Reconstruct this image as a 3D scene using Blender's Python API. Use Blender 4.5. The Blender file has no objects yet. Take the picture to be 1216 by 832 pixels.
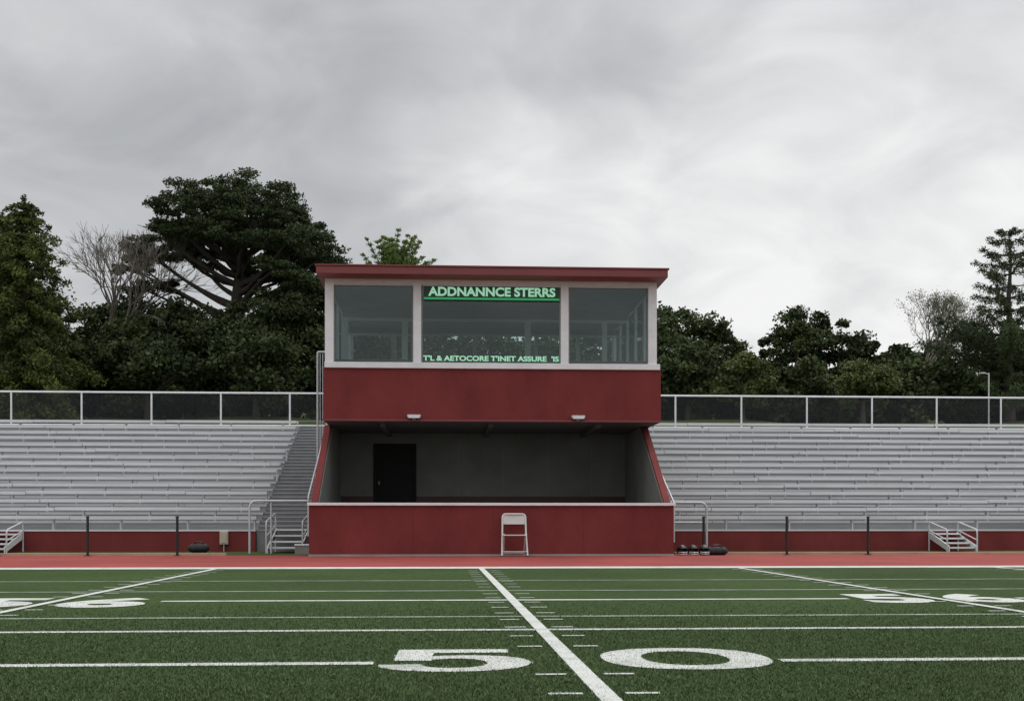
import bpy, math, random
import numpy as np
from mathutils import Vector
random.seed(7); rng=np.random.default_rng(11)
scene=bpy.context.scene
COL=scene.collection
# ------------------------------------------------------------------ materials
def new_mat(name):
    m=bpy.data.materials.new(name); m.use_nodes=True
    nt=m.node_tree; b=nt.nodes['Principled BSDF']; return m,nt,b
def noise(nt,scale,detail=4,rough=.55,stretch=None,dist=0):
    tc=nt.nodes.new('ShaderNodeTexCoord'); n=nt.nodes.new('ShaderNodeTexNoise')
    n.inputs['Scale'].default_value=scale; n.inputs['Detail'].default_value=detail
    n.inputs['Roughness'].default_value=rough; n.inputs['Distortion'].default_value=dist
    if stretch:
        mp=nt.nodes.new('ShaderNodeMapping'); mp.inputs['Scale'].default_value=stretch
        nt.links.new(tc.outputs['Object'],mp.inputs['Vector']); nt.links.new(mp.outputs[0],n.inputs['Vector'])
    else: nt.links.new(tc.outputs['Object'],n.inputs['Vector'])
    return n
def ramp(nt,src,stops):
    r=nt.nodes.new('ShaderNodeValToRGB'); e=r.color_ramp.elements
    while len(e)<len(stops): e.new(.5)
    for i,(p,c) in enumerate(stops):
        e[i].position=p; e[i].color=(c[0],c[1],c[2],1) if not isinstance(c,(int,float)) else (c,c,c,1)
    nt.links.new(src,r.inputs[0]); return r
def mixc(nt,a,b,fac,mode='MIX'):
    m=nt.nodes.new('ShaderNodeMix'); m.data_type='RGBA'; m.blend_type=mode
    for s,v in ((6,a),(7,b),(0,fac)):
        if hasattr(v,'links') or hasattr(v,'is_linked'): nt.links.new(v,m.inputs[s])
        else: m.inputs[s].default_value=v if s==0 else (*v,1)
    return m.outputs[2]
def bump(nt,b,src,st,dist=.01):
    bp=nt.nodes.new('ShaderNodeBump'); bp.inputs['Strength'].default_value=st; bp.inputs['Distance'].default_value=dist
    nt.links.new(src,bp.inputs['Height']); nt.links.new(bp.outputs[0],b.inputs['Normal'])
def mat(name,c,rough=.6,metal=0,var=.15,scale=2.0,bmp=.1,stretch=None,fine=40,spec=.5):
    m,nt,b=new_mat(name)
    n=noise(nt,scale,6,.6,stretch); n2=noise(nt,fine,3)
    lo=tuple(x*(1-var) for x in c); hi=tuple(min(1,x*(1+var)) for x in c)
    r=ramp(nt,n.outputs['Fac'],[(.3,lo),(.7,hi)])
    r2=ramp(nt,n2.outputs['Fac'],[(.3,.88),(.7,1.0)])
    nt.links.new(mixc(nt,r.outputs[0],r2.outputs[0],1.0,'MULTIPLY'),b.inputs['Base Color'])
    b.inputs['Roughness'].default_value=rough; b.inputs['Metallic'].default_value=metal
    b.inputs['Specular IOR Level'].default_value=spec
    if bmp: bump(nt,b,n2.outputs['Fac'],bmp,.01)
    return m
RED=mat('red_painted_masonry',(.180,.034,.033),.8,0,.20,1.1,.4,(1,1,.6),38,.2)
REDR=mat('red_roof_metal',(.20,.038,.038),.5,0,.12,1,.05)
WHITE=mat('white_trim_paint',(.74,.75,.77),.5,0,.08,3,.03)
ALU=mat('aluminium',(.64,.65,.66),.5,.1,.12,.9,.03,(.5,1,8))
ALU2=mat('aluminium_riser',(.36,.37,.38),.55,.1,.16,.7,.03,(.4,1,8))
GALV=mat('galvanised_pipe',(.56,.57,.59),.45,.2,.08,5,.0)
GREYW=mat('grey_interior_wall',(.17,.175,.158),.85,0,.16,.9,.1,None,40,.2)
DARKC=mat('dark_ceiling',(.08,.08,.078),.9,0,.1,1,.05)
CONC=mat('concrete',(.30,.29,.27),.85,0,.15,2,.2)
MAROON=mat('maroon_band',(.055,.012,.014),.6,0,.1,3,.0)
BLACKD=mat('door_dark',(.010,.007,.007),.6,0,.1,3,.0,None,40,.2)
BLACK=mat('black_nylon',(.012,.012,.014),.7,0,.2,9,.3)
BLACKM=mat('black_post_metal',(.012,.012,.012),.4,0,.1,9,0)
TAN=mat('tan_box',(.50,.44,.34),.6,0,.08,5,0)
CHAIR=mat('chair_beige_metal',(.60,.61,.59),.4,.1,.05,5,0)
DKGREY=mat('stair_tread_grey',(.20,.205,.21),.55,.2,.15,3,.05)
BARK=mat('bark',(.065,.053,.042),.9,0,.3,3,.4)
BARKL=mat('bark_pale',(.20,.175,.15),.9,0,.25,3,.2)

def turf_mat(name,c1,c2,c3,s=70):
    m,nt,b=new_mat(name)
    n1=noise(nt,s,5,.8,(1,.5,1)); n2=noise(nt,9,6,.75); n3=noise(nt,.35,4,.6,(1,.6,1))
    r1=ramp(nt,n1.outputs['Fac'],[(.34,c1),(.52,c2),(.68,c3)])
    r2=ramp(nt,n2.outputs['Fac'],[(.3,.70),(.7,1.2)]); r3=ramp(nt,n3.outputs['Fac'],[(.3,.80),(.7,1.14)])
    a=mixc(nt,r1.outputs[0],r2.outputs[0],1.0,'MULTIPLY'); a=mixc(nt,a,r3.outputs[0],1.0,'MULTIPLY')
    nt.links.new(a,b.inputs['Base Color']); b.inputs['Roughness'].default_value=.9
    b.inputs['Specular IOR Level'].default_value=.05
    bump(nt,b,n1.outputs['Fac'],.7,.02); return m
TURF=turf_mat('artificial_turf',(.028,.050,.016),(.054,.088,.031),(.10,.148,.060))
GRASS=turf_mat('rough_grass',(.04,.06,.018),(.065,.09,.03),(.11,.13,.05),30)
m,nt,b=new_mat('track_rubber'); n=noise(nt,70,4,.75); n2=noise(nt,.6,5)
r=ramp(nt,n.outputs['Fac'],[(.35,(.23,.043,.039)),(.65,(.36,.078,.066))]); r2=ramp(nt,n2.outputs['Fac'],[(.3,.78),(.7,1.1)])
nt.links.new(mixc(nt,r.outputs[0],r2.outputs[0],1.0,'MULTIPLY'),b.inputs['Base Color']); b.inputs['Roughness'].default_value=.85
b.inputs['Specular IOR Level'].default_value=.15
TRACK=m
def paint_mat(name,c,lo,hi):
    m,nt,b=new_mat(name)
    n=noise(nt,80,5,.85); n2=noise(nt,3,4)
    ad=nt.nodes.new('ShaderNodeMath'); ad.operation='ADD'
    mu=nt.nodes.new('ShaderNodeMath'); mu.operation='MULTIPLY'; mu.inputs[1].default_value=.5
    nt.links.new(n2.outputs['Fac'],mu.inputs[0]); nt.links.new(mu.outputs[0],ad.inputs[0]); nt.links.new(n.outputs['Fac'],ad.inputs[1])
    r=ramp(nt,ad.outputs[0],[(lo,(.06,.10,.04)),(hi,c)])
    nt.links.new(r.outputs[0],b.inputs['Base Color']); b.inputs['Roughness'].default_value=.85; b.inputs['Specular IOR Level'].default_value=.1
    return m
PAINT=paint_mat('field_paint',(.58,.59,.56),.50,.74)
PAINTF=paint_mat('field_paint_worn',(.52,.55,.49),.56,.98)
def glass(name,tint,gl):
    m,nt,b=new_mat(name); nt.nodes.remove(b); out=nt.nodes['Material Output']
    t=nt.nodes.new('ShaderNodeBsdfTransparent'); t.inputs[0].default_value=(*tint,1)
    g=nt.nodes.new('ShaderNodeBsdfGlossy'); g.inputs['Roughness'].default_value=.03; g.inputs[0].default_value=(.9,.95,.95,1)
    f=nt.nodes.new('ShaderNodeFresnel'); f.inputs[0].default_value=1.45
    mm=nt.nodes.new('ShaderNodeMath'); mm.operation='MULTIPLY_ADD'; mm.inputs[1].default_value=1.0; mm.inputs[2].default_value=gl
    nt.links.new(f.outputs[0],mm.inputs[0])
    x=nt.nodes.new('ShaderNodeMixShader'); nt.links.new(mm.outputs[0],x.inputs[0]); nt.links.new(t.outputs[0],x.inputs[1]); nt.links.new(g.outputs[0],x.inputs[2])
    nt.links.new(x.outputs[0],out.inputs[0]); return m
GLASS=glass('window_glass',(.84,.91,.90),.004)
def chain_mat(name,c,pitch=.06,wire=.10):
    m,nt,b=new_mat(name)
    tc=nt.nodes.new('ShaderNodeTexCoord'); sp=nt.nodes.new('ShaderNodeSeparateXYZ'); nt.links.new(tc.outputs['Object'],sp.inputs[0])
    outs=[]
    for op in ('ADD','SUBTRACT'):
        a=nt.nodes.new('ShaderNodeMath'); a.operation=op; nt.links.new(sp.outputs[0],a.inputs[0]); nt.links.new(sp.outputs[2],a.inputs[1])
        d=nt.nodes.new('ShaderNodeMath'); d.operation='DIVIDE'; d.inputs[1].default_value=pitch; nt.links.new(a.outputs[0],d.inputs[0])
        f=nt.nodes.new('ShaderNodeMath'); f.operation='FRACT'; nt.links.new(d.outputs[0],f.inputs[0])
        l=nt.nodes.new('ShaderNodeMath'); l.operation='LESS_THAN'; l.inputs[1].default_value=wire; nt.links.new(f.outputs[0],l.inputs[0]); outs.append(l)
    mx=nt.nodes.new('ShaderNodeMath'); mx.operation='MAXIMUM'; nt.links.new(outs[0].outputs[0],mx.inputs[0]); nt.links.new(outs[1].outputs[0],mx.inputs[1])
    nt.links.new(mx.outputs[0],b.inputs['Alpha']); b.inputs['Base Color'].default_value=(*c,1); b.inputs['Roughness'].default_value=.5; return m
CHAIN=chain_mat('chain_link_mesh',(.07,.075,.08))
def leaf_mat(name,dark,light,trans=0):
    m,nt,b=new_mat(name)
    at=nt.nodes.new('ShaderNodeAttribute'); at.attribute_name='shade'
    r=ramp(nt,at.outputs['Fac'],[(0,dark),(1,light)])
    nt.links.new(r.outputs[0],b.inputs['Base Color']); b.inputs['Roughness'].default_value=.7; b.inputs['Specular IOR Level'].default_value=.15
    if trans:
        tr=nt.nodes.new('ShaderNodeBsdfTranslucent'); nt.links.new(r.outputs[0],tr.inputs[0])
        x=nt.nodes.new('ShaderNodeMixShader'); x.inputs[0].default_value=trans
        nt.links.new(b.outputs[0],x.inputs[1]); nt.links.new(tr.outputs[0],x.inputs[2]); nt.links.new(x.outputs[0],nt.nodes['Material Output'].inputs[0])
    return m
LEAF=leaf_mat('leaf_dark_green',(.020,.033,.013),(.090,.118,.044))
LEAFP=leaf_mat('pine_needles',(.020,.034,.015),(.082,.114,.048))
LEAFL=leaf_mat('leaf_fresh_green',(.08,.13,.035),(.20,.28,.08),.25)
LEAFY=leaf_mat('leaf_olive',(.045,.065,.02),(.14,.165,.06))
LEAFC=leaf_mat('spruce_needles',(.017,.030,.011),(.115,.14,.036))
BLADE=leaf_mat('turf_blades',(.034,.057,.020),(.130,.188,.082))
BLADEW=leaf_mat('turf_blades_painted',(.44,.46,.42),(.64,.65,.62))
def emis(name,c,s):
    m,nt,b=new_mat(name); b.inputs['Base Color'].default_value=(*[x*.4 for x in c],1)
    b.inputs['Emission Color'].default_value=(*c,1); b.inputs['Emission Strength'].default_value=s; return m
LEDT=emis('led_letters',(.42,.86,.58),.52); LEDB=emis('led_bar',(.03,.45,.15),.5)
m_,nt_,b_=new_mat('sign_backing'); b_.inputs['Base Color'].default_value=(.01,.05,.025,1); SIGNB=m_

# ------------------------------------------------------------------ mesh helpers
def mesh_obj(name,verts,faces,material,parent=None,smooth=False):
    me=bpy.data.meshes.new(name); me.from_pydata([tuple(v) for v in verts],[],faces); me.update()
    if smooth: me.polygons.foreach_set('use_smooth',[True]*len(me.polygons))
    o=bpy.data.objects.new(name,me); COL.objects.link(o)
    for mm in (material if isinstance(material,list) else [material]): me.materials.append(mm)
    if parent: o.parent=parent
    return o
def root(name,loc=(0,0,0)):
    e=bpy.data.objects.new(name,None); e.empty_display_size=.3; COL.objects.link(e); return e
def box(name,x0,x1,y0,y1,z0,z1,material,parent=None,bev=0):
    v=[(x,y,z) for x in (x0,x1) for y in (y0,y1) for z in (z0,z1)]
    f=[(0,1,3,2),(4,6,7,5),(0,4,5,1),(2,3,7,6),(0,2,6,4),(1,5,7,3)]
    o=mesh_obj(name,v,f,material,parent)
    if bev:
        b=o.modifiers.new('bevel','BEVEL'); b.width=bev; b.segments=2
    return o
def boxes(name,lst,material,parent=None):
    V=[];F=[]
    for (x0,x1,y0,y1,z0,z1) in lst:
        k=len(V); V+=[(x,y,z) for x in (x0,x1) for y in (y0,y1) for z in (z0,z1)]
        F+=[tuple(k+i for i in f) for f in [(0,1,3,2),(4,6,7,5),(0,4,5,1),(2,3,7,6),(0,2,6,4),(1,5,7,3)]]
    return mesh_obj(name,V,F,material,parent)
def prism_x(name,prof,x0,x1,material,parent=None):
    n=len(prof); V=[(x0,y,z) for y,z in prof]+[(x1,y,z) for y,z in prof]
    F=[tuple(range(n)),tuple(range(2*n-1,n-1,-1))]+[(i,i+n,(i+1)%n+n,(i+1)%n) for i in range(n)]
    return mesh_obj(name,V,F,material,parent)
def sheet(name,x0,x1,y0,y1,z,material,parent=None):
    return mesh_obj(name,[(x0,y0,z),(x1,y0,z),(x1,y1,z),(x0,y1,z)],[(0,1,2,3)],material,parent)
def rounded(pts,r=.12,k=5):
    P=[Vector(p) for p in pts]; out=[P[0]]
    for i in range(1,len(P)-1):
        a=(P[i-1]-P[i]); c=(P[i+1]-P[i]); rr=min(r,a.length*.45,c.length*.45)
        a0=P[i]+a.normalized()*rr; c0=P[i]+c.normalized()*rr
        for j in range(k+1):
            t=j/k; out.append(a0*(1-t)**2+P[i]*2*t*(1-t)+c0*t*t)
    out.append(P[-1]); return out
def pipe(name,pts,r,material,parent=None,rr=.12):
    P=rounded(pts,rr) if len(pts)>2 and rr>0 else [Vector(p) for p in pts]
    cu=bpy.data.curves.new(name,'CURVE'); cu.dimensions='3D'; cu.bevel_depth=r; cu.bevel_resolution=3; cu.use_fill_caps=True
    s=cu.splines.new('POLY'); s.points.add(len(P)-1)
    for i,p in enumerate(P): s.points[i].co=(*p,1)
    o=bpy.data.objects.new(name,cu); COL.objects.link(o); cu.materials.append(material)
    if parent: o.parent=parent
    return o

# ------------------------------------------------------------------ ground, hill, field
ground=sheet('ground',-1500,1500,-1500,1500,0,GRASS)
V=[];F=[]
prof=[(33.6,-.05),(36.5,1.35),(39.5,2.72),(42.6,4.15),(44,4.25),(47,4.55),(50,4.9),(55,5.6),(68,6.4),(76,9.6),(90,11.5),(140,14),(400,18),(900,5)]
xs=list(range(-400,-40,30))+list(np.arange(-40,50,1.5))+list(range(50,400,30))
for (y,z) in prof:
    for x in xs:
        dz=(.12*math.sin(x*.31+y)+.08*math.sin(x*.83+1.3*y)) if y>44.5 else 0
        V.append((x,y,z+dz))
n=len(xs)
for j in range(len(prof)-1):
    for i in range(n-1): F.append((j*n+i,j*n+i+1,(j+1)*n+i+1,(j+1)*n+i))
hill=mesh_obj('grass_hill',V,F,GRASS,smooth=True)
field=sheet('football_field',-60,60,-45,20.95,.004,TURF)
track=sheet('running_track',-70,70,20.95,28.6,.004,TRACK)
boxes('concrete_kerb',[(-70,-5.3,28.6,28.85,0,.06),(5.7,70,28.6,28.85,0,.06)],mat('kerb_tan',(.42,.29,.19),.8,0,.15,2,.1))
mk=root('field_markings')
sheet('sideline',-60,60,20.15,20.95,.008,PAINT,mk)
XL=-3.9;XR=5.12
def hl(name,y,w,segs,m):
    for i,(a,b) in enumerate(segs): sheet(name,a,b,y-w/2,y+w/2,.008,m,mk)
hl('cross_line',6.62,.12,[(-60,-.40),(1.93,60)],PAINT)
hl('cross_line',8.63,.11,[(-60,60)],PAINT)
hl('cross_line',9.85,.09,[(-60,60)],PAINTF)
hl('cross_line',11.95,.14,[(-60,-4.85),(-2.85,4.2),(6.0,60)],PAINT)
hl('cross_line',13.6,.11,[(-60,60)],PAINTF)
hl('cross_line',16.0,.11,[(-60,60)],PAINTF)
def yl(x0,x1,w,ya=-45,yb=20.15):
    k=(x1-x0)/14.95
    xa=x0+k*(ya-5.2)
    return mesh_obj('yard_line',[(xa-w/2,ya,.012),(xa+w/2,ya,.012),(x1+w/2,yb,.012),(x1-w/2,yb,.012)],[(0,1,2,3)],PAINT,mk)
yl(.74,.63,.095)
for x in (XL,XR,-8.4,9.7,-12.9,14.2): yl(x,x,.09)
tick=[]
for xc,k in ((.74,-.0074),(XL,0),(XR,0),(9.7,0),(-8.4,0)):
    y=4.0
    while y<19.8:
        x=xc+k*(y-5.2)
        if all(abs(y-q)>.18 for q in (6.62,8.63,9.85,11.95,13.6,16.0)):
            tick.append((x-.26,x-.10,y)); tick.append((x+.10,x+.26,y))
        y+=.69 if xc==.74 else .62
V=[];F=[]
for a,b_,y in tick:
    k=len(V); V+=[(a,y-.024,.010),(b_,y-.024,.010),(b_,y+.024,.010),(a,y+.024,.010)]; F.append((k,k+1,k+2,k+3))
mesh_obj('hash_ticks',V,F,PAINT,mk)
five=[(.10,1.0),(.88,1.0),(.88,.83),(.36,.83),(.34,.665),(.45,.69),(.57,.70),(.72,.685),(.85,.635),(.94,.56),(.99,.46),(1.0,.35),(.97,.24),(.89,.13),(.76,.05),(.62,.01),(.48,0),(.33,.01),(.18,.05),(.07,.12),(.01,.2),(0,.29),(.27,.31),(.30,.22),(.37,.16),(.48,.135),(.60,.16),(.68,.23),(.71,.33),(.70,.43),(.64,.51),(.55,.55),(.46,.55),(.38,.52),(.33,.46),(.09,.47)]
five_w=[(-.37+.86*x,6.22+1.08*y) for x,y in five]
mesh_obj('numeral_5',[(x,y,.008) for x,y in five_w],[tuple(range(len(five)-1,-1,-1))],PAINT,mk)
V=[];F=[];N=64
for i in range(N):
    a=2*math.pi*i/N; c,s=math.cos(a),math.sin(a)
    e=.86
    V.append((1.405+.49*math.copysign(abs(c)**e,c),6.77+.53*math.copysign(abs(s)**e,s),.008))
    V.append((1.405+.25*math.copysign(abs(c)**.9,c),6.77+.35*math.copysign(abs(s)**.9,s),.008))
for i in range(N):
    j=(i+1)%N; F.append((2*i,2*j,2*j+1,2*i+1))
mesh_obj('numeral_0',V,F,PAINT,mk)
def text_mesh(name,body,x0,x1,a0,a1,fixed,material,parent,flat,offset=.02,extr=0):
    cu=bpy.data.curves.new(name,'FONT'); cu.body=body; cu.offset=offset; cu.extrude=extr; cu.resolution_u=6
    o=bpy.data.objects.new(name+'_tmp',cu); COL.objects.link(o); bpy.context.view_layer.update()
    me=bpy.data.meshes.new_from_object(o.evaluated_get(bpy.context.evaluated_depsgraph_get()))
    bpy.data.objects.remove(o)
    co=np.zeros(len(me.vertices)*3); me.vertices.foreach_get('co',co); co=co.reshape(-1,3)
    mn=co.min(0); mxx=co.max(0); X=x0+(co[:,0]-mn[0])/(mxx[0]-mn[0])*(x1-x0); A=a0+(co[:,1]-mn[1])/(mxx[1]-mn[1])*(a1-a0)
    if flat: new=np.stack([X,A,np.full(len(X),fixed)],1)
    else: new=np.stack([X,fixed-co[:,2],A],1)
    me.vertices.foreach_set('co',new.ravel()); me.update(); me.materials.clear(); me.materials.append(material)
    ob=bpy.data.objects.new(name,me); COL.objects.link(ob); ob.parent=parent; return ob
text_mesh('numeral_5','5',-4.80,-4.02,11.1,12.5,.008,PAINT,mk,True,.04)
text_mesh('numeral_6','6',-3.76,-2.92,11.1,12.5,.008,PAINT,mk,True,.04)
text_mesh('numeral_5','5',4.28,5.0,11.3,12.7,.008,PAINT,mk,True,.04)
text_mesh('numeral_6','6',5.24,5.94,11.3,12.7,.008,PAINT,mk,True,.04)
NB=250000
by_=4.6+(rng.random(NB)**1.35)*7.4; bx_=-.42*by_-.3+rng.random(NB)*(.42+.56)*by_+rng.random(NB)*.6
keep=rng.random(NB)<np.clip((12.0-by_)/3.5,0,1); bx_=bx_[keep]; by_=by_[keep]; NB=len(bx_)
def inpoly(px,py,poly):
    r=np.zeros(len(px),bool); j=len(poly)-1
    for i in range(len(poly)):
        xi,yi=poly[i]; xj,yj=poly[j]
        c=((yi>py)!=(yj>py))&(px<(xj-xi)*(py-yi)/(yj-yi+1e-12)+xi); r^=c; j=i
    return r
jx=bx_+rng.normal(size=NB)*.006; jy=by_+rng.normal(size=NB)*.006
white=inpoly(jx,jy,five_w)
ro=((abs(jx-1.405)/.49)**(2/.86)+(abs(jy-6.77)/.53)**(2/.86))<1; ri=((abs(jx-1.405)/.25)**(2/.9)+(abs(jy-6.77)/.35)**(2/.9))<1
white|=ro&~ri
xc=.74-.00736*(jy-5.2); white|=abs(jx-xc)<.047
white|=(abs(jy-6.62)<.06)&((jx<-.4)|(jx>1.93)); white|=(abs(jy-8.63)<.055)|(abs(jy-9.85)<.04)
for a,b2,y in tick: 
    if y<12: white|=(jx>a)&(jx<b2)&(abs(jy-y)<.024)
for xx in (XL,XR): white|=abs(jx-xx)<.045
def blades(nm,X,Y,material,w,h):
    n=len(X); a=rng.random(n)*6.283; H=h*(.5+rng.random(n)*.8); W=w*(.6+rng.random(n)*.8)
    lx=rng.normal(size=n)*.007; ly=rng.normal(size=n)*.007
    z0=np.full(n,.004)
    P0=np.stack([X-np.cos(a)*W/2,Y-np.sin(a)*W/2,z0],1); P1=np.stack([X+np.cos(a)*W/2,Y+np.sin(a)*W/2,z0],1); P2=np.stack([X+lx,Y+ly,z0+H],1)
    V=np.stack([P0,P1,P2],1).reshape(-1,3); me=bpy.data.meshes.new(nm); me.vertices.add(3*n); me.loops.add(3*n); me.polygons.add(n)
    me.vertices.foreach_set('co',V.ravel().astype(np.float32)); me.loops.foreach_set('vertex_index',np.arange(3*n,dtype=np.int32)); me.polygons.foreach_set('loop_start',np.arange(0,3*n,3,dtype=np.int32)); me.update(calc_edges=True)
    at=me.attributes.new('shade','FLOAT','FACE'); at.data.foreach_set('value',(rng.random(n)**1.3).astype(np.float32))
    me.materials.append(material); o=bpy.data.objects.new(nm,me); COL.objects.link(o); return o
tb=root('turf_blades')
o=blades('green_blades',bx_[~white],by_[~white],BLADE,.006,.014); o.parent=tb
o=blades('painted_blades',bx_[white],by_[white],BLADEW,.006,.012); o.parent=tb

# ------------------------------------------------------------------ press box building
pb=root('press_box_building')
W0,W1=-3.19,5.48
YB=37.2
box('front_wall',W0,W1,27.7,27.95,0,1.20,RED,pb,.006)
box('parapet_cap',W0-.04,W1+.04,27.64,28.0,1.20,1.265,WHITE,pb,.008)
box('wall_base_strip',W0-.01,W1+.01,27.68,27.7,0.0,.05,CONC,pb)
for x in (-.75,1.15,3.3): box('control_joint',x-.004,x+.004,27.697,27.7,.05,1.2,MAROON,pb)
wp=[(27.95,0),(27.95,1.20),(31.3,3.39),(YB,3.39),(YB,0)]
for nm,a,b2,ia,ib in (('wing_wall',W0,W0+.16,W0+.16,W0+.19),('wing_wall',W1-.16,W1,W1-.19,W1-.16)):
    prism_x(nm,wp,a,b2,RED,pb)
    ip=[(28.0,1.0),(28.0,1.16),(31.38,3.36),(34.0,3.36),(34.0,1.0)]
    prism_x('wing_inner_render',ip,ia,ib,GREYW,pb)
box('deck_floor',W0+.16,W1-.16,27.95,34.0,.85,1.0,CONC,pb)
DX0,DX1=-2.0,-.88
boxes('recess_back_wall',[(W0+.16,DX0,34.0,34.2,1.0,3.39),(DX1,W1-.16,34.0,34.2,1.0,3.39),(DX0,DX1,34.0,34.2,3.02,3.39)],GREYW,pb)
boxes('maroon_wainscot',[(W0+.2,DX0-.07,33.97,34.0,1.0,1.56),(DX1+.07,W1-.2,33.97,34.0,1.0,1.56)],MAROON,pb)
boxes('wainscot_rail',[(W0+.2,DX0-.07,33.955,34.0,1.56,1.60),(DX1+.07,W1-.2,33.955,34.0,1.56,1.60)],GREYW,pb)
box('door_leaf',DX0,DX1,34.05,34.1,1.0,3.02,BLACKD,pb)
boxes('door_frame',[(DX0-.06,DX0,33.96,34.02,1.0,3.08),(DX1,DX1+.06,33.96,34.02,1.0,3.08),(DX0,DX1,33.96,34.02,3.02,3.08)],BLACKD,pb)
box('door_handle',DX0+.08,DX0+.12,33.99,34.05,1.9,2.0,DKGREY,pb)
boxes('door_panels',[(DX0+.15,DX1-.15,34.035,34.05,1.2,1.9),(DX0+.15,DX1-.15,34.035,34.05,2.1,2.85)],BLACKD,pb)
box('electrical_outlet',-2.32,-2.22,33.95,33.97,1.64,1.76,GREYW,pb)
boxes('wall_panel_joints',[(x-.006,x+.006,33.996,34.0,1.60,3.39) for x in (.4,1.7,3.0,4.3)],DKGREY,pb)
U0,U1=-3.08,5.58
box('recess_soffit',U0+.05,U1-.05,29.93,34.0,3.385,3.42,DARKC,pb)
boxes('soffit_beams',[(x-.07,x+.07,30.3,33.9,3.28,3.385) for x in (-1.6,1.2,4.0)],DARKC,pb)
box('upper_front_panel',U0,U1,29.9,30.1,3.39,4.73,RED,pb,.01)
box('upper_side_panel',U0,U0+.15,30.1,YB-.2,3.39,4.73,RED,pb)
box('upper_side_panel',U1-.15,U1,30.1,YB-.2,3.39,4.73,RED,pb)
box('upper_back_panel',U0,U1,YB-.2,YB,3.39,4.85,RED,pb)
box('upper_floor',U0+.15,U1-.15,30.1,YB-.2,4.3,4.4,DARKC,pb)
box('drip_edge',U0-.02,U1+.02,29.88,29.9,3.385,3.43,REDR,pb)
box('window_sill',U0+.03,U1-.03,29.84,30.1,4.73,4.88,WHITE,pb,.01)
mull=[(-3.04,-2.82),(-.80,-.60),(2.98,3.18),(5.25,5.47)]
boxes('front_mullions',[(a,b2,29.88,30.06,4.88,6.90) for a,b2 in mull],WHITE,pb)
boxes('front_head_trim',[(mull[i][1],mull[i+1][0],29.90,30.05,6.84,6.90) for i in range(3)],GALV,pb)
box('window_head',-3.04,5.47,29.89,30.06,6.90,7.0,WHITE,pb)
for i in range(3):
    box('front_glass',mull[i][1],mull[i+1][0],29.965,29.975,4.88,6.84,GLASS,pb)
boxes('inner_gasket',[(a-.035,a,29.93,30.0,4.88,6.84) for a in (-.80,2.98,5.25)]+[(a,a+.035,29.93,30.0,4.88,6.84) for a in (-2.82,-.60,3.18)],DKGREY,pb)
for xs_,nm in (((-3.04,-2.96),'l'),((5.39,5.47),'r')):
    boxes('side_mullions',[(xs_[0],xs_[1],y,y+.16,4.73,7.0) for y in (31.4,32.9,34.4,35.8)]+[(xs_[0]+.005,xs_[1]-.005,30.06,YB-.2,4.73,4.88),(xs_[0]+.005,xs_[1]-.005,30.06,YB-.2,6.88,7.0)],WHITE,pb)
    xm=(xs_[0]+xs_[1])/2; box('side_glass',xm-.004,xm+.004,30.07,YB-.2,4.88,6.88,GLASS,pb)
bm=[-3.0,-1.05,.9,2.85,4.2,5.35]
boxes('back_mullions',[(x,x+.11,YB-.18,YB-.06,4.85,6.72) for x in bm],WHITE,pb)
box('back_header',U0+.04,U1-.12,YB-.19,YB-.02,6.72,7.0,GREYW,pb)
box('back_rail',U0+.04,U1-.12,YB-.22,YB-.19,6.70,6.76,WHITE,pb)
box('back_glass',-3.0,5.4,YB-.12,YB-.11,4.85,6.72,GLASS,pb)
box('upper_ceiling',-2.95,5.38,30.07,YB-.2,6.93,6.97,GREYW,pb)
box('ceiling_beam',-2.95,5.38,33.9,34.05,6.66,6.93,GREYW,pb)
box('ceiling_beam_trim',-2.95,5.38,33.88,33.9,6.62,6.70,WHITE,pb)
box('counter_top',-2.9,5.3,30.2,30.8,4.95,5.0,GREYW,pb)
boxes('interior_posts',[(2.33,2.50,33.9,34.02,4.4,6.66),(-1.24,-1.07,33.9,34.02,4.4,6.66),(-2.93,-2.79,33.9,34.02,4.4,6.66),(4.6,4.74,33.9,34.02,4.4,6.66)],WHITE,pb)
box('roof_slab',-3.20,5.65,29.30,YB+.15,7.0,7.20,REDR,pb,.015)
box('roof_flashing',-3.23,5.68,29.27,YB+.18,7.20,7.235,REDR,pb)
for x in (-.78,3.42):
    box('flood_light_body',x-.17,x+.17,29.72,29.9,3.47,3.54,GALV,pb,.01)
    box('flood_light_lens',x-.14,x+.14,29.70,29.72,3.45,3.50,WHITE,pb)
    box('flood_light_bracket',x-.04,x+.04,29.82,29.9,3.40,3.47,DKGREY,pb)
sg=root('window_sign')
box('backing',-.53,2.94,29.90,29.93,6.48,6.84,SIGNB,sg)
text_mesh('letters_top','ADDNANNCE STERRS',-.42,2.84,6.585,6.82,29.893,LEDT,sg,False,.035,.003)
box('underline',-.53,2.94,29.885,29.90,6.50,6.545,LEDB,sg)
text_mesh('letters_bottom',"T'L & AETOCORE T'INET ASSURE  'IS",-.55,2.93,4.93,5.07,29.90,LEDT,sg,False,.035,.003)

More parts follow.
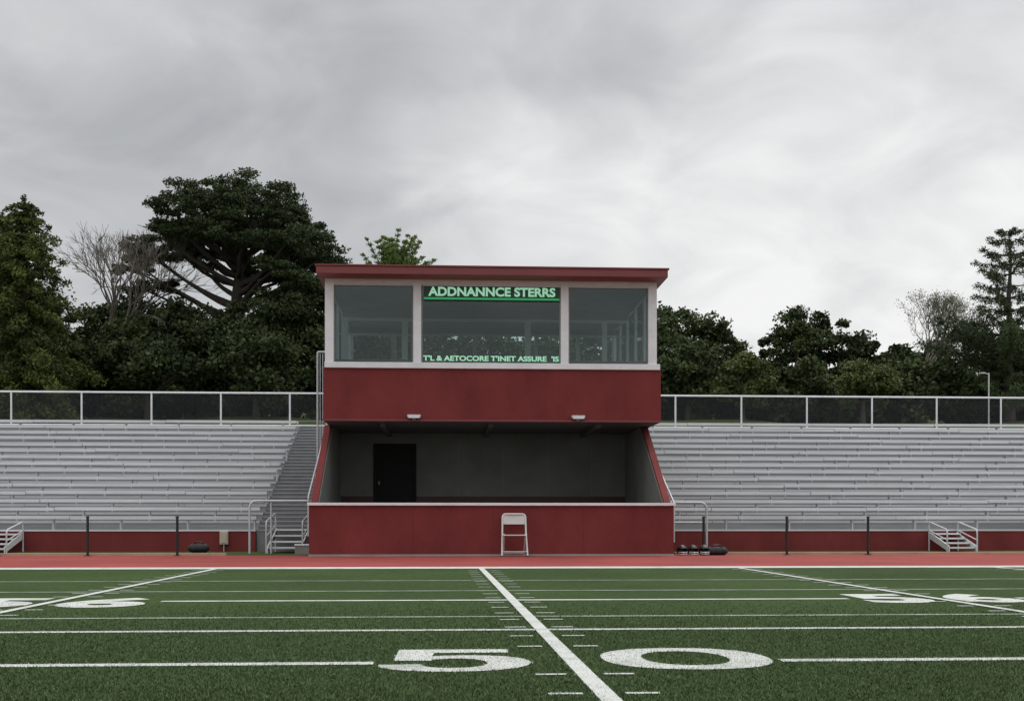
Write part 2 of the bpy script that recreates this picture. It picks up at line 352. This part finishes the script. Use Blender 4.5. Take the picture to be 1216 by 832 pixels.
# ------------------------------------------------------------------ bleachers
def bleacher(x0,x1,ph):
    r=root('bleachers'); N=15; run=.65; rise=.244; y0=32.6; z0=.6
    prof=[(y0,0.3)]
    for i in range(N):
        prof+= [(y0+run*i,z0+rise*i),(y0+run*(i+1),z0+rise*i)]
    prof+=[(y0+run*N,z0+rise*N),(y0+run*N+.75,z0+rise*N),(y0+run*N+.75,2.8)]
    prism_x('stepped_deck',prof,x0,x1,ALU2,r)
    box('base_wall',x0,x1,y0-.12,y0-.003,0,.56,RED,r)
    box('base_cap',x0,x1,y0-.14,y0-.003,.56,.60,ALU,r)
    seats=[];br=[];noses=[]
    for i in range(N):
        y=y0+run*i; z=z0+rise*i
        x=x0-((i*.62+ph)%4.57); seg=4.57
        while x<x1-.05:
            a=max(x,x0); e=min(x+seg,x1)
            if e-a>.05:
                dz=random.uniform(-.012,.012); dy=random.uniform(-.015,.015)
                seats.append((a+.012,e-.012,y+.12+dy,y+.40+dy,z+.335+dz,z+.385+dz))
                seats.append((a+.014,e-.014,y+.105+dy,y+.12+dy,z+.295+dz,z+.388+dz))
                noses.append((a+.01,e-.01,y-.02,y-.003,z-.06+dz*.4,z+.004))
            x+=seg
        xx=x0+.4+(i*.62)%1.83
        while xx<x1:
            br.append((xx,xx+.04,y+.2,y+.36,z,z+.335)); xx+=1.83
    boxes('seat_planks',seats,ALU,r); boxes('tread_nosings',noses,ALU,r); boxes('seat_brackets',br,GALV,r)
    return r
bleacher(-24,-5.2,0); bleacher(5.75,30,2)
ai=root('aisle_stairs')
prof=[(32.6,0)]
for i in range(30): prof+=[(32.6+.325*i,.6+.122*i),(32.6+.325*(i+1),.6+.122*i)]
prof+=[(42.35,4.26),(43.1,4.26),(43.1,2.8)]
prism_x('steps',prof,-5.19,-3.25,DKGREY,ai)
boxes('nosings',[(-5.15,-3.3,32.6+.325*i-.02,32.6+.325*i-.003,.6+.122*i-.03,.6+.122*i+.003) for i in range(30)],ALU2,ai)
def slope_rail(x,ya,za,yb,zb,nm='stair_handrail'):
    r=root(nm)
    pipe('top_rail',[(x,ya,za-1.0),(x,ya,za),(x,yb,zb),(x,yb,zb-1.1)],.026,GALV,r,.1)
    pipe('mid_rail',[(x,ya,za-.42),(x,yb,zb-.42)],.02,GALV,r,0)
    for t in (.25,.5,.75):
        y=ya+(yb-ya)*t; z=za+(zb-za)*t; pipe('post',[(x,y,z-1.1),(x,y,z)],.02,GALV,r,0)
    return r
slope_rail(-3.42,29.6,1.45,36.2,4.6); slope_rail(5.80,29.3,1.30,35.2,4.0)
g=root('stair_gate')
pipe('frame',[(-3.95,36.6,2.2),(-3.95,36.6,6.1),(-3.55,36.6,6.1),(-3.55,36.6,2.2)],.03,GALV,g,.05)
boxes('pickets',[(-3.95+.08*i-.01,-3.95+.08*i+.01,36.59,36.61,2.4,6.05) for i in range(1,5)],GALV,g)
def back_fence(x0,x1,ph):
    r=root('chain_link_fence'); y=42.9; zb=4.26; zt=5.50
    pipe('top_rail',[(x0,y,zt),(x1,y,zt)],.035,WHITE,r,0)
    pipe('bottom_rail',[(x0,y,zb+.22),(x1,y,zb+.22)],.018,DKGREY,r,0)
    pipe('toe_rail',[(x0,y-.1,zb+.05),(x1,y-.1,zb+.05)],.035,WHITE,r,0)
    x=ph
    while x<x1:
        if x>x0: pipe('post',[(x,y,zb),(x,y,zt)],.034,WHITE,r,0)
        x+=2.48
    mesh_obj('mesh_panel',[(x0,y+.03,zb+.1),(x1,y+.03,zb+.1),(x1,y+.03,zt),(x0,y+.03,zt)],[(0,1,2,3)],CHAIN,r)
back_fence(-24,-3.6,-15.65-9.92+.1); back_fence(5.8,30,8.55-2.48)
def stair_unit(x0,x1,y0,y1,top,nm='metal_steps',rails=True,rh=.95):
    r=root(nm); n=4
    tr=[];
    for i in range(n):
        y=y0+(y1-y0)*i/n; z=top*(i+1)/(n); tr.append((x0+.03,x1-.03,y,y+(y1-y0)/n+.02,z-.04,z))
    boxes('treads',tr,ALU,r)
    for x in (x0,x1-.03):
        mesh_obj('stringer',[(x,y0-.05,0),(x+.03,y0-.05,0),(x,y0-.05,.16),(x+.03,y0-.05,.16),(x,y1,top-.16),(x+.03,y1,top-.16),(x,y1,top+.02),(x+.03,y1,top+.02)],
          [(0,1,3,2),(4,6,7,5),(0,4,5,1),(2,3,7,6),(0,2,6,4),(1,5,7,3)],ALU,r)
    if rails:
        for x in (x0-.02,x1+.02):
            pipe('handrail',[(x,y0,0),(x,y0,rh*.75),(x,y1,top+rh*.4),(x,y1,0)],.022,GALV,r,.12)
            pipe('midrail',[(x,y0,rh*.4),(x,y1,top+rh*.1)],.016,GALV,r,0)
    return r
stair_unit(-4.62,-3.72,30.7,32.4,.62,rh=1.1)
stair_unit(13.75,14.55,31.2,32.4,.50,rh=.8); stair_unit(-12.3,-11.45,31.2,32.4,.50,rh=.8)
h=root('tubular_handrail')
pipe('hoop',[(-5.05,30.6,0),(-5.05,30.6,1.36),(-4.0,30.6,1.36),(-3.5,30.6,1.36)],.03,GALV,h,.2)
pipe('inner_post',[(-4.5,30.62,0),(-4.5,30.62,1.36)],.024,GALV,h,0)
h=root('tubular_handrail')
pipe('hoop',[(5.75,30.8,1.33),(6.98,30.8,1.33),(6.98,30.8,0)],.03,GALV,h,.2)
pipe('lower_rail',[(5.75,30.8,.80),(6.98,30.8,.80)],.02,GALV,h,0)
for x in (-12.7,-10.58,-8.48,-6.38,6.34,8.41,10.45):
    p=root('boundary_post')
    pipe('post',[(x,28.3,0),(x,28.3,.92)],.032,BLACKM,p,0)
    pipe('cap',[(x,28.3,.92),(x,28.3,.95)],.042,BLACKM,p,0)
    box('base_plate',x-.07,x+.07,28.23,28.37,.0,.02,BLACKM,p)
ub=root('utility_box'); box('case',-6.16,-5.93,32.38,32.48,.2,.56,TAN,ub,.01); box('cover',-6.13,-5.96,32.36,32.38,.24,.52,TAN,ub,.005); pipe('conduit',[(-6.05,32.43,0),(-6.05,32.43,.2)],.015,GALV,ub,0)
cr=root('storage_crate'); box('body',-3.72,-3.34,29.3,29.6,.0,.22,CONC,cr,.01); box('lid',-3.74,-3.32,29.28,29.62,.22,.26,WHITE,cr,.01)
def duffel(cx,cy,L,R,nm='duffel_bag'):
    r=root(nm); V=[];F=[];n=14;mseg=12
    for i in range(n+1):
        t=i/n; x=cx-L/2+L*t; e=(1-abs(2*t-1)**5)**.5*.95+.05 if 0<t<1 else .35
        for j in range(mseg):
            a=2*math.pi*j/mseg; rr=R*e*(1+.07*math.sin(7*t*3+j))
            z=R*.85+math.sin(a)*rr*.85
            V.append((x,cy+math.cos(a)*rr*1.1,max(.004,z)))
    for i in range(n):
        for j in range(mseg): F.append((i*mseg+j,(i+1)*mseg+j,(i+1)*mseg+(j+1)%mseg,i*mseg+(j+1)%mseg))
    F.append(tuple(range(mseg))); F.append(tuple(range((n+1)*mseg-1,n*mseg-1,-1)))
    mesh_obj('body',V,F,BLACK,r,True)
    for dy in (-.06,.06): pipe('strap',[(cx-L*.25,cy+dy,R*1.5),(cx-L*.15,cy+dy,R*2.1),(cx+L*.15,cy+dy,R*2.1),(cx+L*.25,cy+dy,R*1.5)],.012,BLACKM,r,.05)
    return r
duffel(-6.5,31.3,.55,.14); duffel(6.62,28.15,.55,.12)
def helmet(cx,cy):
    r=root('football_helmet'); V=[];F=[];A=20;B=12
    for i in range(B+1):
        th=math.pi*.72*i/B
        for j in range(A):
            ph=2*math.pi*j/A; R=.135
            x=R*math.sin(th)*math.cos(ph); y=R*1.15*math.sin(th)*math.sin(ph); z=R*math.cos(th)*1.02
            V.append((cx+x,cy+y,z+.115))
    for i in range(B):
        for j in range(A):
            ph=2*math.pi*(j+.5)/A
            if i>=6 and math.sin(ph)<-.55: continue
            F.append((i*A+j,(i+1)*A+j,(i+1)*A+(j+1)%A,i*A+(j+1)%A))
    mesh_obj('shell',V,F,BLACKM,r,True)
    for z in (.05,.09): pipe('face_bar',[(cx-.11,cy-.09,z),(cx-.06,cy-.20,z-.01),(cx+.06,cy-.20,z-.01),(cx+.11,cy-.09,z)],.008,WHITE,r,.04)
    pipe('face_bar',[(cx,cy-.195,.04),(cx,cy-.195,.1)],.008,WHITE,r,0)
    box('stripe',cx-.015,cx+.015,cy-.05,cy+.05,.25,.258,WHITE,r)
for x in (5.75,6.02,6.3): helmet(x,28.05+.06*random.random())
ch=root('folding_chair'); X0,X1,Y=1.33,1.93,27.35
pipe('back_and_front_leg_frame',[(X0,Y-.22,0.02),(X0+.02,Y+.02,.5),(X0+.03,Y+.14,1.0),(X1-.03,Y+.14,1.0),(X1-.02,Y+.02,.5),(X1,Y-.22,.02)],.022,CHAIR,ch,.09)
pipe('rear_leg_frame',[(X0+.06,Y+.25,.02),(X0+.05,Y-.16,.52)],.018,CHAIR,ch,0)
pipe('rear_leg_frame',[(X1-.06,Y+.25,.02),(X1-.05,Y-.16,.52)],.018,CHAIR,ch,0)
pipe('rear_crossbar',[(X0+.06,Y+.21,.08),(X1-.06,Y+.21,.08)],.012,CHAIR,ch,0)
pipe('front_crossbar',[(X0+.01,Y-.19,.12),(X1-.01,Y-.19,.12)],.012,CHAIR,ch,0)
V=[];F=[];n=10
for i in range(n+1):
    t=i/n; x=X0+.04+(X1-X0-.08)*t; bow=.03*math.sin(math.pi*t)
    V+=[(x,Y+.105+bow,.76),(x,Y+.13+bow,.985),(x,Y+.125+bow,.76),(x,Y+.15+bow,.985)]
for i in range(n):
    a=4*i; c=a+4; F+=[(a,c,c+1,a+1),(a+2,a+3,c+3,c+2),(a,a+2,c+2,c),(a+1,c+1,c+3,a+3)]
mesh_obj('back_panel',V,F,CHAIR,ch,False)
box('seat_pan',X0+.04,X1-.04,Y-.27,Y+.10,.49,.515,CHAIR,ch,.012)
for x in (X0,X1): box('foot',x-.03,x+.03,Y-.25,Y-.19,0.006,.03,BLACKM,ch)

# ------------------------------------------------------------------ trees
def leaves(name,C,S,shade,material,parent,asp=.5,updown=.0):
    N=len(C); a=rng.normal(size=(N,3)); a/=np.linalg.norm(a,axis=1)[:,None]
    b=rng.normal(size=(N,3)); b-= (b*a).sum(1)[:,None]*a; b/=np.linalg.norm(b,axis=1)[:,None]
    a=a*S[:,None]; b=b*S[:,None]*asp
    V=np.stack([C-a,C+b,C+a,C-b],1).reshape(-1,3)
    me=bpy.data.meshes.new(name); me.vertices.add(4*N); me.loops.add(4*N); me.polygons.add(N)
    me.vertices.foreach_set('co',V.ravel().astype(np.float32)); me.loops.foreach_set('vertex_index',np.arange(4*N,dtype=np.int32))
    me.polygons.foreach_set('loop_start',np.arange(0,4*N,4,dtype=np.int32))
    me.update(calc_edges=True)
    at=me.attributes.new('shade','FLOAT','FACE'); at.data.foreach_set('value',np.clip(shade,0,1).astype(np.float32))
    me.materials.append(material); o=bpy.data.objects.new(name,me); COL.objects.link(o)
    if parent: o.parent=parent
    return o
def clump(c,r,n,p=.62):
    d=rng.normal(size=(n,3)); d/=np.linalg.norm(d,axis=1)[:,None]
    return np.array(c)+d*(rng.random(n)**p)[:,None]*np.array(r)
def tubes(name,segs,material,parent,k=5):
    V=[];F=[]
    for p0,p1,r0,r1 in segs:
        p0=Vector(p0);p1=Vector(p1); d=(p1-p0)
        if d.length<1e-5: continue
        d.normalize(); u=d.cross(Vector((0,0,1)) if abs(d.z)<.9 else Vector((1,0,0))).normalized(); w=d.cross(u); b0=len(V)
        for p,r in ((p0,r0),(p1,r1)):
            for j in range(k):
                a=2*math.pi*j/k; V.append(p+u*math.cos(a)*r+w*math.sin(a)*r)
        for j in range(k): F.append((b0+j,b0+(j+1)%k,b0+k+(j+1)%k,b0+k+j))
    return mesh_obj(name,V,F,material,parent,True)
def limb(p0,p1,r0,r1,n=5,sag=.12,segs=None):
    p0=Vector(p0);p1=Vector(p1); L=(p1-p0).length; prev=p0; pr=r0
    for i in range(1,n+1):
        t=i/n; p=p0.lerp(p1,t)+Vector((random.uniform(-1,1),random.uniform(-1,1),0))*L*.03*(1-t)
        p.z+=math.sin(math.pi*t)*L*sag; r=r0+(r1-r0)*t
        segs.append((prev,p,pr,r)); prev=p; pr=r
prof_h=[(42.6,4.15),(44,4.25),(47,4.55),(50,4.9),(55,5.6),(65,6.2),(90,8),(140,10)]
def hz(x,y):
    return float(np.interp(y,[q[0] for q in prof_h],[q[1] for q in prof_h]))

t=root('cedar_tree'); bx,by=-10.5,60; bz=hz(0,by)-.3
pads=[(0,12.7,1.7,.6),(-1.3,12.2,1.5,.6),(1.4,12.3,1.6,.6),(-2.4,11.4,1.3,.55),(2.6,11.5,1.4,.6),(3.5,10.5,1.3,.6),(-2.1,10.5,1.2,.45),(-3.3,10.5,1.1,.42),(-4.5,9.75,1.1,.42),(-5.1,9.3,.7,.3),(-3.7,9.3,1.1,.35),(4.2,9.5,1.2,.55),(4.7,8.4,1.1,.55),(4.5,7.3,1.2,.55),(2.8,9.8,1.3,.5),(1.4,11.0,1.4,.5),(0,11.5,1.5,.55),(-.9,10.4,1.1,.42),(.7,9.9,1.1,.42),(2.2,8.7,1.2,.45),(3.4,7.8,1.3,.5),(-4.9,8.5,.9,.3),(-3.9,8.0,.8,.26),(-1.9,9.3,.8,.3),(-4.6,7.5,.9,.3),(3.0,6.6,1.6,.8),(.3,8.9,.7,.22)]
C=[];SH=[];segs=[]
hub=[Vector((bx,by,bz)),Vector((bx+.1,by,bz+4)),Vector((bx-.05,by,bz+6.5)),Vector((bx+.15,by,bz+8.6)),Vector((bx,by,bz+11.0))]
rr=[.48,.38,.30,.2,.08]
for i in range(4): segs.append((hub[i],hub[i+1],rr[i],rr[i+1]))
for (dx,dz,rx,rz) in pads:
    dz=dz*.915
    w=math.sqrt(max(0,1-(dx/5.6)**2)); cps=3 if abs(dx)<4 else 2
    if dz<8.7 and dx<1.5: cps=1
    for q in range(cps):
        dy=0 if cps==1 else (q-(cps-1)/2)*3.0*w+random.uniform(-.5,.5)
        if cps==1: dy=random.uniform(-1.5,1.5)
        dd=-.5*abs(dy)*.25
        c=(bx+dx+random.uniform(-.2,.2),by+dy,bz+dz+.15+dd)
        s0=random.uniform(.1,.9)
        for s in range(10):
            cc=(c[0]+random.uniform(-.9,.9)*rx,c[1]+random.uniform(-.8,.8)*rx,c[2]+random.uniform(-.75,.8)*rz)
            k=int(180*rx); f=random.uniform(.22,.55)
            P=clump(cc,(rx*f*1.1,rx*f*1.1,rz*f*1.1),k); C.append(P); SH.append(s0*.5+.1+.22*(P[:,2]-cc[2])/rz+rng.random(k)*.4)  # random tone, plus light from above painted in: upper needles of a clump lighter
        zt=bz+min(dz-1.2-abs(dx)*.35,8.6); zt=max(zt,bz+4.2)
        st=Vector((bx,by,zt)); e=Vector((c[0],c[1],c[2]-rz*.3)); limb(st,e,.16,.035,5,-.06 if dz>8.3 else .05,segs)
        for q2 in range(4): limb(e-Vector((dx*.15,dy*.15,.2)),e+Vector((random.uniform(-1,1)*rx*.8,random.uniform(-1,1)*rx*.8,random.uniform(0,rz*.6))),.035,.012,2,.02,segs)
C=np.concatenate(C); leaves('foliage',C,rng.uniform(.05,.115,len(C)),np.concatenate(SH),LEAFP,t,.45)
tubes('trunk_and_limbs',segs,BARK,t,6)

def conifer(nm,bx,by,H,R,droop,material,seed,dens=1.0,crown0=.1,open_=0,asp=.35,ls=(.06,.13),upturn=0,rad=None):
    random.seed(seed); t=root(nm); bz=hz(bx,by)-.3; segs=[];C=[];SH=[]
    n=8; prev=Vector((bx,by,bz)); 
    for i in range(n):
        a=(i+1)/n; p=Vector((bx+random.uniform(-.08,.08),by,bz+H*a*.985)); segs.append((prev,p,.30*(1-i/n)+.02,.30*(1-a)+.02)); prev=p
    z=crown0
    while z<.985:
        Rz=R*((1-z)**.6)*random.uniform(.6,1.15) if rad is None else rad(z)*random.uniform(.75,1.15)
        nb=random.randint(5,8)-open_
        a0=random.random()*6.28
        for b in range(nb):
            a=a0+b*6.283/nb+random.uniform(-.3,.3); L=Rz*random.uniform(.55,1.2)+.25
            s=Vector((bx,by,bz+H*z)); e=s+Vector((math.cos(a)*L,math.sin(a)*L,-droop*L+upturn*L))
            limb(s,e,.06*(1-z)+.02,.012,4,.08 if droop else -.08,segs)
            s0=random.random()
            m=max(3,int(L/.33))
            for k in range(m):
                f=(k+.8)/m; 
                if f<.25+.1*open_: continue
                c=s.lerp(e,f); c.z+=math.sin(math.pi*f)*L*(.08 if droop else -.08)
                w=(.24+.28*L*(1-abs(f-.55)))*.6
                nn=int(60*dens*(w/.35)**1.2)+10
                P=clump((c.x,c.y,c.z-.08),(w,w,w*.6),nn); C.append(P); SH.append(.25*s0+.1+.5*f*s0+rng.random(nn)*.35)
        z+=(.035+.02*open_)*random.uniform(.8,1.3)*(9/H)
    P=clump((bx,by,bz+H*.97),(.12,.12,.3),60); C.append(P); SH.append(rng.random(60)*.5)
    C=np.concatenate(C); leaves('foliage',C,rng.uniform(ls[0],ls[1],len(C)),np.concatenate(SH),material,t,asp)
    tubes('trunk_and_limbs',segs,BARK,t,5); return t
conifer('spruce_tree',-17.6,50,10.0,2.8,.22,LEAFC,3,.9,.05)
conifer('spruce_tree',-19.6,53,9.6,3.2,.25,LEAFC,5,.8,.05)
def prad(z): return 2.9*np.interp(z,[0,.3,.42,.55,.62,.75,.9,1],[.9,1.0,1.2,.85,.62,.66,.42,.1])
conifer('pine_tree',27.8,56,9.9,2.8,0,LEAFP,9,1.0,.12,1,.22,(.06,.14),.22,prad)

def bare(nm,bx,by,H,spread,seed,material,depth=7,r0=.17,budmat=None):
    random.seed(seed); t=root(nm); bz=hz(bx,by)-.3; segs=[]; tips=[]
    def grow(p,d,L,r,k):
        q=p+d*L*.5+Vector((random.uniform(-1,1),random.uniform(-1,1),0))*L*.06; e=p+d*L
        segs.append((p,q,r,r*.85)); segs.append((q,e,r*.85,r*.7))
        if k==0: tips.append(e); return
        nb=3 if k>depth-3 else random.choice((2,3))
        for i in range(nb):
            a=random.uniform(0,6.28); s=random.uniform(.28,.62)*spread
            side=d.cross(Vector((math.cos(a),math.sin(a),.3))).normalized()
            nd=(d*math.cos(s)+side*math.sin(s)); nd.z+=.10; nd.normalize()
            grow(e, nd, L*random.uniform(.68,.86), max(.010,r*.62), k-1)
    grow(Vector((bx,by,bz)),Vector((.03,0,1)),H*.24,r0,depth)
    tubes('trunk_and_branches',segs,material,t,3)
    if budmat:
        T=np.array([tuple(x) for x in tips]); T=np.repeat(T,4,0)+rng.normal(size=(len(T)*4,3))*.14
        leaves('sparse_leaves',T,rng.uniform(.03,.06,len(T)),rng.random(len(T)),budmat,t)
    return t
bare('bare_tree',-16.8,58,10.9,1.0,21,BARKL,7,.2)
bare('bare_tree',26.4,64,8.4,1.0,25,BARKL,7,.16,LEAFY)

def crown_points(cx,cy,z0,z1,R,nclump,per,C,SH,seg=None,base=0.5,tree=0):
    H=(z1-z0)/2; zc=(z0+z1)/2
    for i in range(nclump):
        d=rng.normal(size=3); d/=np.linalg.norm(d); 
        rr=rng.random()**.35
        c=np.array((cx,cy,zc))+d*rr*np.array((R,R,H))*.88
        cr=rng.uniform(.30,1.15)*min(R,H)*.40
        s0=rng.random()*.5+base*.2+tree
        P=clump(c,(cr*1.2,cr*1.2,cr*.75),per); C.append(P); SH.append(s0+.18*(P[:,2]-c[2])/cr+rng.random(per)*.35-.08)  # leaf colour lightens with height in clump, painted shading on top of random tone
        if seg is not None and i%3==0: seg.append((Vector((cx,cy,z0+H*.4)),Vector(c),.07,.02))
t=root('tree_line'); C=[];SH=[];segs=[]
tl=[
(-26,62,14,3.2),(-23,63,13.2,3),(-20.5,60,13.2,2.6),(-19.6,66,12.8,2.4),(-17.6,62,12.3,2.4),(-15.9,61,12.8,2.2),(-14.3,62,12.6,2.3),(-15.2,57,11,2.4),(-12.6,58,12.0,2.4),(-12.0,64,12.3,2.2),(-10.2,57,11.6,2.5),(-8.6,61,12.8,2.2),(-7.6,58,12.6,2.3),(-6.2,61,13.0,2.2),(-18.6,55,10,2.6),(-13.5,54,9.6,2.5),(-8.6,54,9.8,2.5),
(-3.8,62,11.8,2.5),(-1,60,11.2,2.6),(2,62,11.8,2.6),(5,61,11.2,2.5),(8,62,11.6,2.5),(10.6,61,12.6,2.3),
(13.0,65,13.4,2.1),(14.7,64,12.8,1.9),(16.0,66,12.2,1.5),(17.2,66,10.9,1.3),(18.3,66,12.4,1.4),(19.6,64,13.3,1.8),(21.1,66,13.2,1.8),(22.7,65,12.5,1.7),(24.3,66,11.8,1.6),(25.9,65,11.2,1.7),(27.4,67,11.8,1.9),(29.2,66,12.2,1.9),(31,65,12.8,2.0),(33.5,66,12.8,2.3),(36.5,65,13,2.6),(40,65,13,3),
(15.5,58,9.3,1.8),(18.3,58,9.2,1.8),(23.5,59,9.4,1.9),(26,58,9.2,1.9),(29,58,9.6,2.0),(12,57,9.8,2)]
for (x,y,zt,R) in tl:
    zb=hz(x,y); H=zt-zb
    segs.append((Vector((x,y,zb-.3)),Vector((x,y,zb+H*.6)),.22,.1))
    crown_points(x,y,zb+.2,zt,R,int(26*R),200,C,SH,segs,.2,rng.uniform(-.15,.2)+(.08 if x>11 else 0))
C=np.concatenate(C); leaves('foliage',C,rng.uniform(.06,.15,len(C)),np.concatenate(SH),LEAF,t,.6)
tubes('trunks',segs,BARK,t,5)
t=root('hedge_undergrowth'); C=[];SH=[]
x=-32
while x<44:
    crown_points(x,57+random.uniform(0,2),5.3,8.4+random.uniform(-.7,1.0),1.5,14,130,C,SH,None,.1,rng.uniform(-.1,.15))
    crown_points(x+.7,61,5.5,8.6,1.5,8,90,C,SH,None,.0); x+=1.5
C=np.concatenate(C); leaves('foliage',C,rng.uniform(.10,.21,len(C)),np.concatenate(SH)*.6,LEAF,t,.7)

def small_tree(nm,x,y,zt,R,material,nc,per,zlow=None,ls=(.06,.12),asp=.5):
    t=root(nm); C=[];SH=[];segs=[]; zb=hz(x,y)
    segs.append((Vector((x,y,zb-.3)),Vector((x,y,zt-R)),.18,.06))
    crown_points(x,y,zlow or zb+.5,zt,R,nc,per,C,SH,segs,.5)
    C=np.concatenate(C); leaves('foliage',C,rng.uniform(*ls,len(C)),np.concatenate(SH),material,t,asp); tubes('trunk_and_limbs',segs,BARK,t,5)
small_tree('leafy_shrub_tree',19.7,54,8.6,1.45,LEAFY,40,360)
small_tree('leafy_shrub_tree',14.2,55,8.9,1.6,LEAFY,36,330)
t=root('maple_tree'); x,y=-2.35,54; zb=hz(x,y); segs=[(Vector((x,y,zb-.3)),Vector((x,y,11.2)),.2,.1)]; C=[];SH=[]
random.seed(4)
for i in range(64):
    a=random.uniform(0,6.28); el=random.uniform(.0,1.5); L=random.uniform(1.1,2.0)
    e=Vector((x+math.cos(a)*math.cos(el)*L*1.05,y+math.sin(a)*math.cos(el)*L,12.0+math.sin(el)*L*1.15))
    s=Vector((x,y,11.0+random.uniform(-.3,1))); limb(s,e,.05,.01,3,.05,segs)
    for k in range(7):
        c=s.lerp(e,.4+.6*k/6); r_=.27-.022*k; P=clump(c,(r_,r_,r_*.6),46); C.append(P); SH.append(rng.random(46)*.5+.3*k/5+.1)
C=np.concatenate(C); leaves('foliage',C,rng.uniform(.05,.10,len(C)),np.concatenate(SH),LEAFL,t,.3); tubes('trunk_and_limbs',segs,BARK,t,5)
p=root('light_pole'); pipe('pole',[(22.2,46.5,4.2),(22.2,46.5,6.9)],.03,GALV,p,0); pipe('arm',[(22.2,46.5,6.85),(21.9,46.4,6.9)],.02,GALV,p,0); box('lamp_head',21.78,21.96,46.3,46.5,6.86,6.91,GALV,p)

# ------------------------------------------------------------------ sky
w=bpy.data.worlds.new('World'); scene.world=w; w.use_nodes=True; nt=w.node_tree
bg=nt.nodes['Background']
SE,SA=55,35
sky=nt.nodes.new('ShaderNodeTexSky'); sky.sky_type='NISHITA'; sky.sun_disc=False; sky.sun_elevation=math.radians(SE); sky.sun_rotation=math.radians(SA)
def M(op,a,b=None,c=None):
    n=nt.nodes.new('ShaderNodeMath'); n.operation=op
    for i,v in enumerate((a,b,c)):
        if v is None: continue
        if isinstance(v,(int,float)): n.inputs[i].default_value=v
        else: nt.links.new(v,n.inputs[i])
    return n.outputs[0]
tc=nt.nodes.new('ShaderNodeTexCoord'); sp=nt.nodes.new('ShaderNodeSeparateXYZ'); nt.links.new(tc.outputs['Generated'],sp.inputs[0])
zz=M('ADD',M('MAXIMUM',sp.outputs[2],0),.34)
cb=nt.nodes.new('ShaderNodeCombineXYZ'); nt.links.new(M('DIVIDE',sp.outputs[0],zz),cb.inputs[0]); nt.links.new(M('DIVIDE',sp.outputs[1],zz),cb.inputs[1]); cb.inputs[2].default_value=2.3
def wn(sc,det,ro,di):
    n=nt.nodes.new('ShaderNodeTexNoise'); n.inputs['Scale'].default_value=sc; n.inputs['Detail'].default_value=det; n.inputs['Roughness'].default_value=ro; n.inputs['Distortion'].default_value=di
    nt.links.new(cb.outputs[0],n.inputs['Vector']); return n.outputs['Fac']
nA=wn(1.9,3,.5,.35); nB=wn(5.0,7,.52,.5)
vm=nt.nodes.new('ShaderNodeVectorMath'); vm.operation='DOT_PRODUCT'; nt.links.new(tc.outputs['Generated'],vm.inputs[0])
vm.inputs[1].default_value=Vector((.33,.9,.18)).normalized()
gl=M('POWER',M('MAXIMUM',vm.outputs['Value'],0),16)
el_=M('MULTIPLY',M('MINIMUM',M('MAXIMUM',sp.outputs[2],0),.42),-.30)
v=M('ADD',M('ADD',M('MULTIPLY',M('SUBTRACT',nA,.5),1.15),M('MULTIPLY',M('SUBTRACT',nB,.5),.85)),M('ADD',M('ADD',.56,el_),M('MULTIPLY',gl,.30)))
r=nt.nodes.new('ShaderNodeValToRGB'); e=r.color_ramp.elements
e[0].position=.10; e[0].color=(.42,.43,.445,1); e[1].position=.92; e[1].color=(.92,.92,.91,1)
for p_,c_ in ((.40,(.56,.57,.58,1)),(.6,(.70,.705,.71,1))):
    q=e.new(p_); q.color=c_
nt.links.new(v,r.inputs[0])
mr=nt.nodes.new('ShaderNodeMapRange'); mr.inputs['From Min'].default_value=.42; mr.inputs['From Max'].default_value=.95; mr.inputs['To Min'].default_value=1.0; mr.inputs['To Max'].default_value=2.5
nt.links.new(sp.outputs[2],mr.inputs['Value'])
mr2=nt.nodes.new('ShaderNodeMapRange'); mr2.inputs['From Min'].default_value=.3; mr2.inputs['From Max'].default_value=-.8; mr2.inputs['To Min'].default_value=1.0; mr2.inputs['To Max'].default_value=1.3
nt.links.new(sp.outputs[1],mr2.inputs['Value'])
vs=nt.nodes.new('ShaderNodeVectorMath'); vs.operation='SCALE'; nt.links.new(r.outputs[0],vs.inputs[0]); nt.links.new(M('MULTIPLY',mr.outputs[0],mr2.outputs[0]),vs.inputs['Scale'])
sk=nt.nodes.new('ShaderNodeVectorMath'); sk.operation='SCALE'; nt.links.new(sky.outputs[0],sk.inputs[0]); sk.inputs['Scale'].default_value=.1
mx=nt.nodes.new('ShaderNodeMix'); mx.data_type='RGBA'; mx.inputs[0].default_value=.96
nt.links.new(sk.outputs[0],mx.inputs[6]); nt.links.new(vs.outputs[0],mx.inputs[7])
nt.links.new(mx.outputs[2],bg.inputs[0]); bg.inputs[1].default_value=1.0
sd=bpy.data.lights.new('sun','SUN'); sd.energy=1.0; sd.angle=math.radians(25); sd.color=(1,.97,.93)
so=bpy.data.objects.new('sun',sd); COL.objects.link(so)
el=math.radians(SE); az=math.radians(SA)
sv=Vector((math.sin(az)*math.cos(el),math.cos(az)*math.cos(el),math.sin(el)))
so.rotation_euler=sv.to_track_quat('Z','Y').to_euler()
# ------------------------------------------------------------------ camera
cam=bpy.data.cameras.new('camera'); co=bpy.data.objects.new('camera',cam); COL.objects.link(co)
cam.sensor_width=36; cam.lens=41.03; cam.shift_y=.1678; cam.clip_end=5000
co.location=(0,0,.8); co.rotation_euler=(math.radians(90),0,-math.radians(3.3))
scene.camera=co
scene.view_settings.view_transform='Standard'; scene.view_settings.look='None'; scene.view_settings.exposure=0
